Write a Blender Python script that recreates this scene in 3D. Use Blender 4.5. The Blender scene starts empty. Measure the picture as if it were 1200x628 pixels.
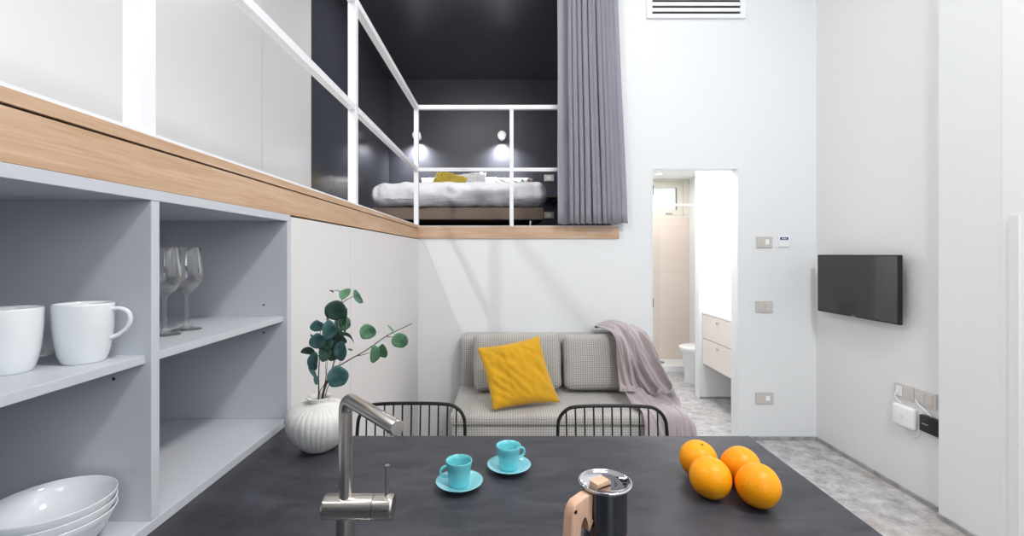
import bpy, bmesh, math, random
from mathutils import Vector, Matrix, noise
PI = math.pi
C = bpy.context.scene.collection

# ------------------------------------------------------------------ materials
def mat(name, col, rough=0.5, metal=0.0, spec=0.5, coat=0.0, coat_rough=0.05, trans=0.0, ior=1.45,
        sheen=0.0, bump=None, emit=None, emit_s=0.0, var=None):
    m = bpy.data.materials.new(name); m.use_nodes = True
    nt = m.node_tree; b = nt.nodes['Principled BSDF']
    b.inputs['Base Color'].default_value = (*col, 1)
    b.inputs['Roughness'].default_value = rough
    b.inputs['Metallic'].default_value = metal
    b.inputs['Specular IOR Level'].default_value = spec
    b.inputs['Coat Weight'].default_value = coat
    b.inputs['Coat Roughness'].default_value = coat_rough
    b.inputs['Transmission Weight'].default_value = trans
    b.inputs['IOR'].default_value = ior
    b.inputs['Sheen Weight'].default_value = sheen
    if emit:
        b.inputs['Emission Color'].default_value = (*emit, 1)
        b.inputs['Emission Strength'].default_value = emit_s
    if bump or var:
        tc = nt.nodes.new('ShaderNodeTexCoord')
    if var:  # (scale, colour b, stretch xyz)
        mp = nt.nodes.new('ShaderNodeMapping'); mp.inputs['Scale'].default_value = var[2]
        n = nt.nodes.new('ShaderNodeTexNoise'); n.inputs['Scale'].default_value = var[0]; n.inputs['Detail'].default_value = 6
        r = nt.nodes.new('ShaderNodeValToRGB')
        r.color_ramp.elements[0].position = 0.35; r.color_ramp.elements[1].position = 0.65
        r.color_ramp.elements[0].color = (*col, 1); r.color_ramp.elements[1].color = (*var[1], 1)
        nt.links.new(tc.outputs['Object'], mp.inputs['Vector']); nt.links.new(mp.outputs[0], n.inputs['Vector'])
        nt.links.new(n.outputs['Fac'], r.inputs[0]); nt.links.new(r.outputs[0], b.inputs['Base Color'])
    if bump:  # (scale, strength, distance)
        n2 = nt.nodes.new('ShaderNodeTexNoise'); n2.inputs['Scale'].default_value = bump[0]; n2.inputs['Detail'].default_value = 4
        bp = nt.nodes.new('ShaderNodeBump'); bp.inputs['Strength'].default_value = bump[1]; bp.inputs['Distance'].default_value = bump[2]
        nt.links.new(tc.outputs['Object'], n2.inputs['Vector']); nt.links.new(n2.outputs['Fac'], bp.inputs['Height'])
        nt.links.new(bp.outputs[0], b.inputs['Normal'])
    return m

def srgb(r, g, b):
    f = lambda c: (c/255/12.92) if c/255 <= 0.04045 else ((c/255+0.055)/1.055)**2.4
    return (f(r), f(g), f(b))

def wood_mat(name, axis, a, b, rough=0.55, k=1.0):
    st = [14*k, 14*k, 14*k]; st[axis] = 0.9*k
    m = mat(name, a, rough, bump=(60, 0.05, 0.001))
    nt = m.node_tree; bs = nt.nodes['Principled BSDF']
    tc = nt.nodes.new('ShaderNodeTexCoord'); mp = nt.nodes.new('ShaderNodeMapping'); mp.inputs['Scale'].default_value = st
    n = nt.nodes.new('ShaderNodeTexNoise'); n.inputs['Scale'].default_value = 3.0; n.inputs['Detail'].default_value = 8; n.inputs['Distortion'].default_value = 0.6
    st2 = [60*k, 60*k, 60*k]; st2[axis] = 2.0*k
    mp2 = nt.nodes.new('ShaderNodeMapping'); mp2.inputs['Scale'].default_value = st2
    n2 = nt.nodes.new('ShaderNodeTexNoise'); n2.inputs['Scale'].default_value = 4.0; n2.inputs['Detail'].default_value = 5
    mx = nt.nodes.new('ShaderNodeMix'); mx.data_type = 'FLOAT'; mx.inputs[0].default_value = 0.4
    r = nt.nodes.new('ShaderNodeValToRGB')
    r.color_ramp.elements[0].position = 0.35; r.color_ramp.elements[1].position = 0.66
    r.color_ramp.elements[0].color = (*b, 1); r.color_ramp.elements[1].color = (*a, 1)
    L = nt.links.new
    L(tc.outputs['Object'], mp.inputs[0]); L(tc.outputs['Object'], mp2.inputs[0])
    L(mp.outputs[0], n.inputs['Vector']); L(mp2.outputs[0], n2.inputs['Vector'])
    L(n.outputs['Fac'], mx.inputs[2]); L(n2.outputs['Fac'], mx.inputs[3])
    L(mx.outputs[0], r.inputs[0]); L(r.outputs[0], bs.inputs['Base Color'])
    return m

def check_mat(name, light, dark, period):
    """small woven check (two crossed bands)"""
    m = mat(name, light, 0.9, sheen=0.3)
    nt = m.node_tree; bs = nt.nodes['Principled BSDF']; L = nt.links.new
    tc = nt.nodes.new('ShaderNodeTexCoord'); sp = nt.nodes.new('ShaderNodeSeparateXYZ')
    L(tc.outputs['Object'], sp.inputs[0])
    ad = nt.nodes.new('ShaderNodeMath'); ad.operation = 'ADD'
    L(sp.outputs['Y'], ad.inputs[0]); L(sp.outputs['Z'], ad.inputs[1])
    vals = []
    for src in (sp.outputs['X'], ad.outputs[0]):
        a = nt.nodes.new('ShaderNodeMath'); a.operation = 'MULTIPLY'; a.inputs[1].default_value = 2*PI/period
        s = nt.nodes.new('ShaderNodeMath'); s.operation = 'SINE'
        g = nt.nodes.new('ShaderNodeMath'); g.operation = 'MULTIPLY_ADD'; g.inputs[1].default_value = 0.9; g.inputs[2].default_value = 0.5; g.use_clamp = True
        L(src, a.inputs[0]); L(a.outputs[0], s.inputs[0]); L(s.outputs[0], g.inputs[0]); vals.append(g.outputs[0])
    mu = nt.nodes.new('ShaderNodeMath'); mu.operation = 'MULTIPLY'
    L(vals[0], mu.inputs[0]); L(vals[1], mu.inputs[1])
    mx = nt.nodes.new('ShaderNodeMix'); mx.data_type = 'RGBA'
    mx.inputs[6].default_value = (*dark, 1); mx.inputs[7].default_value = (*light, 1)
    L(mu.outputs[0], mx.inputs[0]); L(mx.outputs[2], bs.inputs['Base Color'])
    return m

def brushed_mat(name, col, rough):
    m = mat(name, col, rough, metal=1.0)
    m.node_tree.nodes['Principled BSDF'].inputs['Anisotropic'].default_value = 0.5
    return m

def slate_mat():
    m = mat('slate_laminate', (0.04,0.04,0.045), 0.42)
    nt = m.node_tree; bs = nt.nodes['Principled BSDF']; L = nt.links.new
    tc = nt.nodes.new('ShaderNodeTexCoord')
    mp = nt.nodes.new('ShaderNodeMapping'); mp.inputs['Scale'].default_value = (1.6, 4.2, 2); mp.inputs['Rotation'].default_value = (0,0,-0.35)
    n = nt.nodes.new('ShaderNodeTexNoise'); n.inputs['Scale'].default_value = 3.2; n.inputs['Detail'].default_value = 9; n.inputs['Distortion'].default_value = 1.2
    r = nt.nodes.new('ShaderNodeValToRGB')
    e = r.color_ramp.elements
    e[0].position = 0.3; e[0].color = (*srgb(42,43,49),1); e[1].position = 0.7; e[1].color = (*srgb(68,69,76),1)
    L(tc.outputs['Object'], mp.inputs[0]); L(mp.outputs[0], n.inputs['Vector']); L(n.outputs['Fac'], r.inputs[0])
    n2 = nt.nodes.new('ShaderNodeTexNoise'); n2.inputs['Scale'].default_value = 2.4; n2.inputs['Detail'].default_value = 12; n2.inputs['Distortion'].default_value = 2.0
    L(mp.outputs[0], n2.inputs['Vector'])
    r2 = nt.nodes.new('ShaderNodeValToRGB'); e = r2.color_ramp.elements
    e[0].position = 0.49; e[0].color = (0,0,0,1); e[1].position = 0.5; e[1].color = (1,1,1,1)
    x = r2.color_ramp.elements.new(0.512); x.color = (0,0,0,1)
    L(n2.outputs['Fac'], r2.inputs[0])
    mu = nt.nodes.new('ShaderNodeMath'); mu.operation='MULTIPLY'; mu.inputs[1].default_value = 0.28; L(r2.outputs[0], mu.inputs[0])
    mx = nt.nodes.new('ShaderNodeMix'); mx.data_type='RGBA'; mx.inputs[7].default_value = (*srgb(82,82,88),1)
    L(mu.outputs[0], mx.inputs[0]); L(r.outputs[0], mx.inputs[6]); L(mx.outputs[2], bs.inputs['Base Color'])
    bp = nt.nodes.new('ShaderNodeBump'); bp.inputs['Strength'].default_value = 0.18; bp.inputs['Distance'].default_value = 0.003
    L(n.outputs['Fac'], bp.inputs['Height']); L(bp.outputs[0], bs.inputs['Normal'])
    return m

def floor_mat():
    m = mat('worn_stone_floor', (0.4,0.4,0.4), 0.5)
    nt = m.node_tree; bs = nt.nodes['Principled BSDF']; L = nt.links.new
    tc = nt.nodes.new('ShaderNodeTexCoord')
    n = nt.nodes.new('ShaderNodeTexNoise'); n.inputs['Scale'].default_value = 9; n.inputs['Detail'].default_value = 14; n.inputs['Roughness'].default_value = 0.82
    r = nt.nodes.new('ShaderNodeValToRGB'); e = r.color_ramp.elements
    e[0].position = 0.34; e[0].color = (*srgb(116,114,116),1); e[1].position = 0.66; e[1].color = (*srgb(214,212,214),1)
    x = r.color_ramp.elements.new(0.48); x.color = (*srgb(172,170,171),1)
    n2 = nt.nodes.new('ShaderNodeTexNoise'); n2.inputs['Scale'].default_value = 2.3; n2.inputs['Detail'].default_value = 6
    r2 = nt.nodes.new('ShaderNodeValToRGB'); e = r2.color_ramp.elements
    e[0].position = 0.55; e[0].color = (0,0,0,1); e[1].position = 0.72; e[1].color = (0.55,0.55,0.55,1)
    mx = nt.nodes.new('ShaderNodeMix'); mx.data_type='RGBA'; mx.inputs[7].default_value = (*srgb(165,150,135),1)
    L(tc.outputs['Object'], n.inputs['Vector']); L(tc.outputs['Object'], n2.inputs['Vector'])
    L(n.outputs['Fac'], r.inputs[0]); L(n2.outputs['Fac'], r2.inputs[0])
    L(r2.outputs[0], mx.inputs[0]); L(r.outputs[0], mx.inputs[6]); L(mx.outputs[2], bs.inputs['Base Color'])
    return m

def pane_mat(name, tint, refl, base=0.03, power=3.0):
    m = bpy.data.materials.new(name); m.use_nodes = True
    nt = m.node_tree; nt.nodes.clear(); L = nt.links.new
    o = nt.nodes.new('ShaderNodeOutputMaterial'); t = nt.nodes.new('ShaderNodeBsdfTransparent'); t.inputs[0].default_value = (*tint,1)
    g = nt.nodes.new('ShaderNodeBsdfGlossy'); g.inputs['Roughness'].default_value = 0.02
    f = nt.nodes.new('ShaderNodeMath'); f.operation = 'MULTIPLY_ADD'; f.inputs[1].default_value = refl; f.inputs[2].default_value = base
    lw = nt.nodes.new('ShaderNodeLayerWeight'); pw = nt.nodes.new('ShaderNodeMath'); pw.operation = 'POWER'; pw.inputs[1].default_value = power
    L(lw.outputs['Facing'], pw.inputs[0]); L(pw.outputs[0], f.inputs[0])
    x = nt.nodes.new('ShaderNodeMixShader')
    L(f.outputs[0], x.inputs[0]); L(t.outputs[0], x.inputs[1]); L(g.outputs[0], x.inputs[2]); L(x.outputs[0], o.inputs[0])
    return m

def tile_mat(name, a, b, grout):
    m = mat(name, a, 0.35)
    nt = m.node_tree; bs = nt.nodes['Principled BSDF']; L = nt.links.new
    tc = nt.nodes.new('ShaderNodeTexCoord'); mp = nt.nodes.new('ShaderNodeMapping'); mp.inputs['Rotation'].default_value = (PI/2,0,0)
    br = nt.nodes.new('ShaderNodeTexBrick'); br.inputs['Scale'].default_value = 1; br.inputs['Brick Width'].default_value = 0.6; br.inputs['Row Height'].default_value = 0.6
    br.inputs['Mortar Size'].default_value = 0.004; br.offset = 0
    br.inputs['Color1'].default_value = (*a,1); br.inputs['Color2'].default_value = (*b,1); br.inputs['Mortar'].default_value = (*grout,1)
    L(tc.outputs['Object'], mp.inputs[0]); L(mp.outputs[0], br.inputs['Vector']); L(br.outputs['Color'], bs.inputs['Base Color'])
    return m

M = {
 'wall': mat('white_paint', srgb(232,234,235), 0.65, bump=(220,0.03,0.001)),
 'wall_r': mat('warm_white_paint', srgb(231,230,231), 0.6, bump=(220,0.03,0.001)),
 'ceil': mat('ceiling_paint', srgb(238,238,238), 0.8),
 'dark': mat('charcoal_paint', srgb(60,62,71), 0.38, bump=(180,0.04,0.001)),
 'darkceil': mat('charcoal_satin_ceiling', srgb(68,65,71), 0.27),
 'darkside': mat('charcoal_satin_wall', srgb(66,68,78), 0.16),
 'floor': floor_mat(),
 'base': mat('grey_stone_skirting', srgb(140,139,142), 0.5, var=(14, srgb(176,174,176), (1,1,1))),
 'oak_y': wood_mat('oak_along_y', 1, srgb(214,184,156), srgb(188,151,118)),
 'oak_x': wood_mat('oak_along_x', 0, srgb(214,184,158), srgb(190,154,124)),
 'shadowgap': mat('dark_gap', srgb(50,40,34), 0.8),
 'shelf': mat('pale_grey_laminate', srgb(199,201,207), 0.45, bump=(120,0.03,0.001)),
 'cab': mat('white_cabinet_lacquer', srgb(226,224,223), 0.5),
 'gloss': mat('white_gloss_lacquer', srgb(228,227,227), 0.22, coat=0.25),
 'steel_white': mat('white_metal_paint', srgb(240,240,242), 0.35),
 'slate': slate_mat(),
 'brushed': brushed_mat('brushed_steel', srgb(214,209,203), 0.25),
 'chrome': mat('polished_steel', srgb(225,225,228), 0.05, metal=1.0),
 'chrome_darkened': mat('polished_steel_darkened', srgb(120,120,126), 0.06, metal=1.0),
 'black_wire': mat('black_painted_wire', srgb(20,20,22), 0.4),
 'black': mat('black_plastic', srgb(22,22,24), 0.4),
 'screen': mat('tv_screen_glass', srgb(28,29,33), 0.18, coat=0.3),
 'check': check_mat('sofa_check_weave', srgb(206,203,197), srgb(158,155,151), 0.0155),
 'sofaplain': mat('sofa_grey_weave', srgb(150,146,144), 0.9, sheen=0.3, bump=(500,0.2,0.002)),
 'mustard': mat('mustard_linen', srgb(210,158,16), 0.85, sheen=0.25, bump=(420,0.25,0.002)),
 'mustard2': mat('faded_mustard_linen', srgb(196,172,66), 0.85, sheen=0.25, bump=(420,0.25,0.002)),
 'throw': mat('mauve_grey_knit', srgb(174,162,164), 0.95, sheen=0.4, bump=(380,0.5,0.004)),
 'curtain': mat('grey_lilac_curtain', srgb(190,188,198), 0.9, sheen=0.3, bump=(700,0.2,0.001)),
 'linen': mat('white_bed_linen', srgb(228,228,232), 0.85, bump=(14,0.5,0.02)),
 'bedbase': mat('taupe_bed_upholstery', srgb(150,130,118), 0.9, bump=(400,0.2,0.002)),
 'ceramic': mat('white_glazed_ceramic', srgb(228,231,233), 0.12, coat=0.6),
 'ceramic_b': mat('white_glazed_stoneware', srgb(222,224,228), 0.1, coat=0.7),
 'vase': mat('matte_white_ceramic', srgb(230,227,222), 0.6, bump=(60,0.3,0.003)),
 'turq': mat('turquoise_glaze', srgb(112,200,209), 0.2, coat=0.5),
 'turq_l': mat('turquoise_saucer_glaze', srgb(140,208,217), 0.2, coat=0.5),
 'glass': mat('clear_glass', (1,1,1), 0.0, trans=1.0, ior=1.46),
 'wineglass': pane_mat('clear_thin_glass', (0.995,0.997,0.997), 1.0, 0.09, 2.2),
 'pane': pane_mat('clear_pane', (0.97,0.99,0.99), 0.4),
 'plate': mat('beige_switch_plastic', srgb(206,200,194), 0.4),
 'plate_w': mat('white_switch_plastic', srgb(238,238,240), 0.35),
 'blue_lcd': mat('blue_display', srgb(50,70,120), 0.2),
 'white_pl': mat('white_plastic', srgb(242,243,245), 0.3),
 'beech': wood_mat('beech_handle', 2, srgb(226,190,165), srgb(206,162,134), 0.5, 2.0),
 'stem': mat('brown_stem', srgb(82,62,50), 0.7),
 'tile': tile_mat('beige_wall_tile', srgb(222,207,197), srgb(219,204,194), srgb(210,196,186)),
 'cream': mat('cream_paint', srgb(222,218,206), 0.6),
 'vanity': mat('warm_white_lacquer', srgb(226,218,212), 0.45),
 'bulb': mat('lit_lamp_glass', (1,1,1), 0.4, emit=(1,0.96,0.9), emit_s=6),
 'opal': mat('lit_opal_glass', srgb(235,235,238), 0.3, emit=(1,0.98,0.96), emit_s=0.55),
 'scar': mat('dried_stem_scar', srgb(150,120,50), 0.8),
 'grey_text': mat('pale_grey_print', srgb(170,170,175), 0.5),
 'white_dot': mat('socket_light_plastic', srgb(250,250,250), 0.3),
}
def leaf_mat(name, a, b):
    m = mat(name, a, 0.5, spec=0.4, var=(30, b, (1,1,1)))
    return m
M['leaf0'] = leaf_mat('eucalyptus_blue_green', srgb(52,84,84), srgb(78,112,112))
M['leaf1'] = leaf_mat('eucalyptus_mid_green', srgb(72,112,82), srgb(100,140,108))
M['leaf2'] = leaf_mat('eucalyptus_pale_green', srgb(110,154,130), srgb(134,172,150))
M['leaf3'] = leaf_mat('eucalyptus_dark_green', srgb(42,68,60), srgb(60,88,76))
def orange_mat():
    m = mat('orange_peel', srgb(255,156,8), 0.38, spec=0.4, bump=(160,0.35,0.002), var=(8, srgb(255,172,20), (1,1,1)))
    b = m.node_tree.nodes['Principled BSDF']; b.inputs['Subsurface Weight'].default_value = 0.0
    b.inputs['Subsurface Radius'].default_value = (0.01,0.004,0.001)
    return m
M['orange'] = orange_mat()

# ------------------------------------------------------------------ mesh helpers
def box(bm, lo, hi, bev=0.0, seg=2):
    lo, hi = Vector(lo), Vector(hi)
    r = bmesh.ops.create_cube(bm, size=1.0)
    vs = r['verts']
    for v in vs:
        v.co = Vector(((lo[i]+hi[i])/2 + v.co[i]*(hi[i]-lo[i]) for i in range(3)))
    if bev > 0:
        es = list({e for v in vs for e in v.link_edges})
        bmesh.ops.bevel(bm, geom=es, offset=bev, segments=seg, affect='EDGES', profile=0.5)
    return bm

def lathe(bm, prof, c=(0,0,0), seg=48, mod=None):
    """prof: list of (r,z); closed at r=0"""
    rings = []
    for r, z in prof:
        if r < 1e-6:
            rings.append([bm.verts.new((c[0], c[1], c[2]+z))])
        else:
            ring = []
            for k in range(seg):
                a = 2*PI*k/seg
                rr = r*(mod(a, r, z) if mod else 1)
                ring.append(bm.verts.new((c[0]+rr*math.cos(a), c[1]+rr*math.sin(a), c[2]+z)))
            rings.append(ring)
    for A, B in zip(rings, rings[1:]):
        for k in range(seg):
            k2 = (k+1) % seg
            if len(A) == 1 and len(B) == 1: continue
            if len(A) == 1: bm.faces.new((A[0], B[k2], B[k]))
            elif len(B) == 1: bm.faces.new((A[k], A[k2], B[0]))
            else: bm.faces.new((A[k], A[k2], B[k2], B[k]))
    return bm

def spline(pts, n=8):
    P = [Vector(p) for p in pts]; out = []
    Q = [P[0]*2-P[1]] + P + [P[-1]*2-P[-2]]
    for i in range(1, len(Q)-2):
        a, b, c, d = Q[i-1], Q[i], Q[i+1], Q[i+2]
        for k in range(n):
            t = k/n
            out.append(0.5*((2*b)+(c-a)*t+(2*a-5*b+4*c-d)*t*t+(3*b-a-3*c+d)*t**3))
    out.append(P[-1]); return out

def tube(bm, pts, rad, seg=12, caps=True, flat=1.0):
    P = [Vector(p) for p in pts]; n = len(P)
    R = rad if isinstance(rad, (list, tuple)) else [rad]*n
    t0 = (P[1]-P[0]).normalized()
    up = Vector((0,0,1)) if abs(t0.z) < 0.9 else Vector((1,0,0))
    u = t0.cross(up).normalized()
    rings = []
    for i in range(n):
        t = (P[min(i+1,n-1)]-P[max(i-1,0)]).normalized()
        u = (u - t*u.dot(t)).normalized(); w = t.cross(u)
        rings.append([bm.verts.new(P[i] + (u*math.cos(2*PI*k/seg) + w*math.sin(2*PI*k/seg)*flat)*R[i]) for k in range(seg)])
    for A, B in zip(rings, rings[1:]):
        for k in range(seg):
            bm.faces.new((A[k], A[(k+1)%seg], B[(k+1)%seg], B[k]))
    if caps:
        bm.faces.new(list(reversed(rings[0]))); bm.faces.new(rings[-1])
    return bm

def closed_tube(bm, pts, rad, seg=10):
    P = [Vector(p) for p in pts]; n = len(P)
    nrm = Vector((0,0,0))
    for i in range(n): nrm += (P[i]-P[0]).cross(P[(i+1)%n]-P[0])
    nrm.normalize()
    rings = []
    for i in range(n):
        t = (P[(i+1)%n]-P[i-1]).normalized(); u = t.cross(nrm).normalized()
        rings.append([bm.verts.new(P[i]+(u*math.cos(2*PI*k/seg)+nrm*math.sin(2*PI*k/seg))*rad) for k in range(seg)])
    for i in range(n):
        A, B = rings[i], rings[(i+1)%n]
        for k in range(seg): bm.faces.new((A[k], A[(k+1)%seg], B[(k+1)%seg], B[k]))
    return bm

def prism(bm, poly, axis_pt, du, dv, dn, th, bev=0.0):
    """poly in (u,v), extruded +-th/2 along dn"""
    o, du, dv, dn = Vector(axis_pt), Vector(du), Vector(dv), Vector(dn)
    A = [bm.verts.new(o+du*p[0]+dv*p[1]-dn*th/2) for p in poly]
    B = [bm.verts.new(o+du*p[0]+dv*p[1]+dn*th/2) for p in poly]
    n = len(poly); fs = [bm.faces.new(A), bm.faces.new(list(reversed(B)))]
    for i in range(n): fs.append(bm.faces.new((A[i], B[i], B[(i+1)%n], A[(i+1)%n])))
    if bev > 0:
        es = list(fs[0].edges)+list(fs[1].edges)
        bmesh.ops.bevel(bm, geom=es, offset=bev, segments=3, affect='EDGES', profile=0.5)
    return bm

def softbox(bm, c, size, n=14, rad=0.04, bulge=0.0, wr=0.0, seed=0, wscale=6.0, rot=None, thin=2):
    """padded box: rounded by an absolute radius, faces across the thin axis bulged, slight wrinkles"""
    b2 = bmesh.new(); bmesh.ops.create_cube(b2, size=2.0)
    bmesh.ops.subdivide_edges(b2, edges=b2.edges[:], cuts=n, use_grid_fill=True)
    vmap = {}; R = rot or Matrix.Identity(3); h = Vector(size)*0.5; rad = min(rad, min(h)*0.999)
    o2 = [k for k in range(3) if k != thin]
    for v in b2.verts:
        q = Vector(v.co); p = Vector((0,0,0))
        for k in range(3):  # denser near the edges
            t = q[k]; f = 1-min(0.45, 1.6*rad/h[k])
            e = t/0.7*f if abs(t) <= 0.7 else math.copysign(f+(abs(t)-0.7)/0.3*(1-f), t)
            p[k] = e*h[k]
        inner = Vector((max(-(h[k]-rad), min(h[k]-rad, p[k])) for k in range(3)))
        d = p-inner
        w = inner+d.normalized()*rad if d.length > 1e-9 else p
        a, b = w[o2[0]]/h[o2[0]], w[o2[1]]/h[o2[1]]
        w[thin] *= 1+bulge*(1-a*a)*(1-b*b)
        if wr: w += w.normalized()*wr*noise.noise(w*wscale+Vector((seed*7.1,seed*3.3,seed)))
        vmap[v] = bm.verts.new(Vector(c)+R@w)
    for f in b2.faces: bm.faces.new([vmap[v] for v in f.verts])
    b2.free(); return bm

def pillow(bm, TL, TR, BR, BL, th, n=40, seed=0, wr=0.006, pinch=0.07):
    """stuffed pillow spanned by four corners"""
    TL,TR,BR,BL = map(Vector,(TL,TR,BR,BL))
    nrm = (TR-TL).cross(BL-TL).normalized()
    ctr = (TL+TR+BR+BL)/4
    G = {}
    for side in (1,-1):
        for i in range(n+1):
            for j in range(n+1):
                if side == -1 and (i in (0,n) or j in (0,n)):
                    G[side,i,j] = G[1,i,j]; continue
                u, v = i/n, j/n
                a, b = 2*u-1, 2*v-1
                # edges pulled in between the corners
                a2 = a*(1-pinch*(1-b*b)*abs(a)); b2 = b*(1-pinch*(1-a*a)*abs(b))
                u2, v2 = (a2+1)/2, (b2+1)/2
                p = (TL*(1-u2)+TR*u2)*(1-v2)+(BL*(1-u2)+BR*u2)*v2
                t = max(0,(1-a**4))**0.6*max(0,(1-b**4))**0.6*(1-0.25*(a*a+b*b)/2)
                off = th/2*t*side
                edge = 1-max(abs(a),abs(b))
                q1 = noise.noise(Vector(((a+b)*0.9+seed*5,(a-b)*3.2,seed+side))); q2 = noise.noise(Vector((a*4.5+seed,(b-a*0.6)*1.6,seed+3*side)))
                w = wr*((1-2.4*abs(q1))*0.9+(1-2.4*abs(q2))*0.6-0.5)*min(1,edge*5)
                G[side,i,j] = bm.verts.new(p+nrm*(off+w*side))
    for side in (1,-1):
        for i in range(n):
            for j in range(n):
                q = [G[side,i,j],G[side,i+1,j],G[side,i+1,j+1],G[side,i,j+1]]
                if side == 1: q.reverse()
                bm.faces.new(q)
    return bm

def root_of(o):
    while o.parent: o = o.parent
    return o
def make(name, bm, m, parent=None, smooth=False, world=True, loc=None, weld=False):
    """one mesh object; world coordinates are re-based onto the thing's (or own) location"""
    base = Vector((0,0,0))
    if parent is not None and world: base = Vector(root_of(parent).location)
    if parent is None and loc is not None: base = Vector(loc)
    if weld: bmesh.ops.remove_doubles(bm, verts=bm.verts[:], dist=1e-5)
    bmesh.ops.recalc_face_normals(bm, faces=bm.faces[:])
    if world and base.length > 0:
        bmesh.ops.translate(bm, verts=bm.verts[:], vec=-base)
    me = bpy.data.meshes.new(name); bm.to_mesh(me); bm.free()
    me.materials.append(M[m] if isinstance(m, str) else m)
    if smooth is True:
        for p in me.polygons: p.use_smooth = True
    elif smooth:
        for p in me.polygons: p.use_smooth = True
        me.set_sharp_from_angle(angle=smooth)
    o = bpy.data.objects.new(name, me); C.objects.link(o)
    if parent is not None: o.parent = parent
    elif loc is not None: o.location = loc
    return o
A35 = math.radians(35)
def tag(o, label, cat, group=None):
    o['label'] = label; o['category'] = cat
    if group: o['group'] = group
    return o
def thing(name, label, cat, loc, group=None, rz=0):
    o = bpy.data.objects.new(name, None); C.objects.link(o); o.location = loc; o.rotation_euler = (0,0,rz)
    o.empty_display_size = 0.05
    return tag(o, label, cat, group)
def struct(name, bm, m, parent=None, smooth=False):
    o = make(name, bm, m, parent, smooth); o['kind'] = 'structure'; return o
def B(lo, hi, bev=0.0, seg=2): return box(bmesh.new(), lo, hi, bev, seg)
def dup(root, loc, rz, label, group=None):
    r = root.copy(); C.objects.link(r); r.location = loc; r.rotation_euler = (0,0,rz); r['label'] = label
    if group: r['group'] = group
    for ch in list(root.children):
        c = ch.copy(); C.objects.link(c); c.parent = r
        for g in list(ch.children):
            d = g.copy(); C.objects.link(d); d.parent = c
    return r

# ------------------------------------------------------------------ setting
D = 3.58            # far wall
XL, XR = -0.663, 2.433
ZB0, ZB1 = 1.563, 1.662   # oak band
CEIL = 4.2
# floor
struct('floor', B((-2.2,-2.6,-0.06), (2.6,6.1,0)), 'floor')
# main ceiling
struct('ceiling', B((-2.2,-2.6,CEIL), (2.6,D+0.1,CEIL+0.1)), 'ceil')
# far wall: pieces around the loft opening and the bathroom door, in one mesh
bm = bmesh.new()
DX0, DX1, DZ = 1.147, 1.83, 2.116
OPX = 0.86
box(bm, (XL-0.02,D,0), (OPX,D+0.1,ZB0))
box(bm, (OPX,D,0), (DX0,D+0.1,CEIL))
box(bm, (DX0,D,DZ), (DX1,D+0.1,CEIL))
box(bm, (DX1,D,0), (XR+0.1,D+0.1,CEIL))
box(bm, (-2.1,D+0.02,3.87), (OPX,D+0.1,CEIL))
struct('wall_back', bm, 'wall')
# right wall with the shallow step forward
struct('wall_right', B((XR,-2.5,0), (XR+0.12,D,CEIL)), 'wall_r')
struct('wall_right_step', B((XR-0.05,2.2,0), (XR,2.523,CEIL)), 'wall')
# wall behind the viewer with a big window opening
bm = bmesh.new()
box(bm, (-2.2,-2.6,0), (0.4,-2.5,CEIL)); box(bm, (2.2,-2.6,0), (2.6,-2.5,CEIL))
box(bm, (0.4,-2.6,0), (2.2,-2.5,1.7)); box(bm, (0.4,-2.6,3.9), (2.2,-2.5,CEIL))
struct('wall_front', bm, 'dark')
struct('wall_left', B((-2.2,-2.5,0), (-2.1,D+0.02,CEIL)), 'wall')
# window behind the viewer
w2 = struct('window_2', B((0.4,-2.56,1.7),(0.45,-2.52,3.9)), 'steel_white')
for lo, hi in (((2.15,-2.56,1.7),(2.2,-2.52,3.9)), ((0.45,-2.56,1.7),(2.15,-2.52,1.75)), ((0.45,-2.56,3.85),(2.15,-2.52,3.9)), ((1.28,-2.56,1.75),(1.32,-2.52,3.85))):
    struct('window_frame', B(lo,hi), 'steel_white', w2)
struct('window_pane', B((0.45,-2.545,1.75),(2.15,-2.54,3.85)), 'pane', w2)
# skirting strips
struct('baseboard_back', B((DX1+0.01,D-0.012,0),(XR,D,0.026)), 'base')
struct('baseboard_right', B((XR-0.012,2.523,0),(XR,D-0.012,0.026)), 'base')
struct('baseboard_step', B((XR-0.062,2.2,0),(XR-0.05,2.523,0.026)), 'base')
# entrance door at the right edge
d2 = struct('door_2', B((XR-0.025,1.15,0),(XR,2.10,2.9)), 'steel_white')
struct('door_frame', B((XR-0.052,2.10,0),(XR,2.1995,CEIL)), 'steel_white', d2)
struct('door_stop', B((XR-0.064,2.12,0),(XR-0.052,2.16,1.62)), 'wall_r', d2)
# loft floor slabs
struct('floor_loft', B((-2.1,-0.3,ZB0+0.002),(XL-0.03,D+0.02,ZB1-0.004)), 'cab')
struct('floor_bedroom', B((-1.69,D+0.02,ZB0),(0.95,6.5,ZB1-0.004)), 'dark')
# oak fascia
struct('trim_1', B((XL-0.03,-0.3,ZB0),(XL,D-0.012,1.6375)), 'oak_y')
struct('trim_2', B((XL-0.03,-0.3,1.6415),(XL+0.002,D-0.012,ZB1)), 'oak_y')
struct('trim_3', B((XL-0.03,-0.3,1.6375),(XL-0.006,D-0.012,1.6415)), 'shadowgap')
struct('trim_4', B((XL-0.03,D-0.012,ZB0),(0.895,D+0.02,ZB1-0.006)), 'oak_x')
struct('trim_5', B((XL-0.03,D-0.014,ZB1-0.006),(0.895,D+0.02,ZB1)), 'cab')
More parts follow.
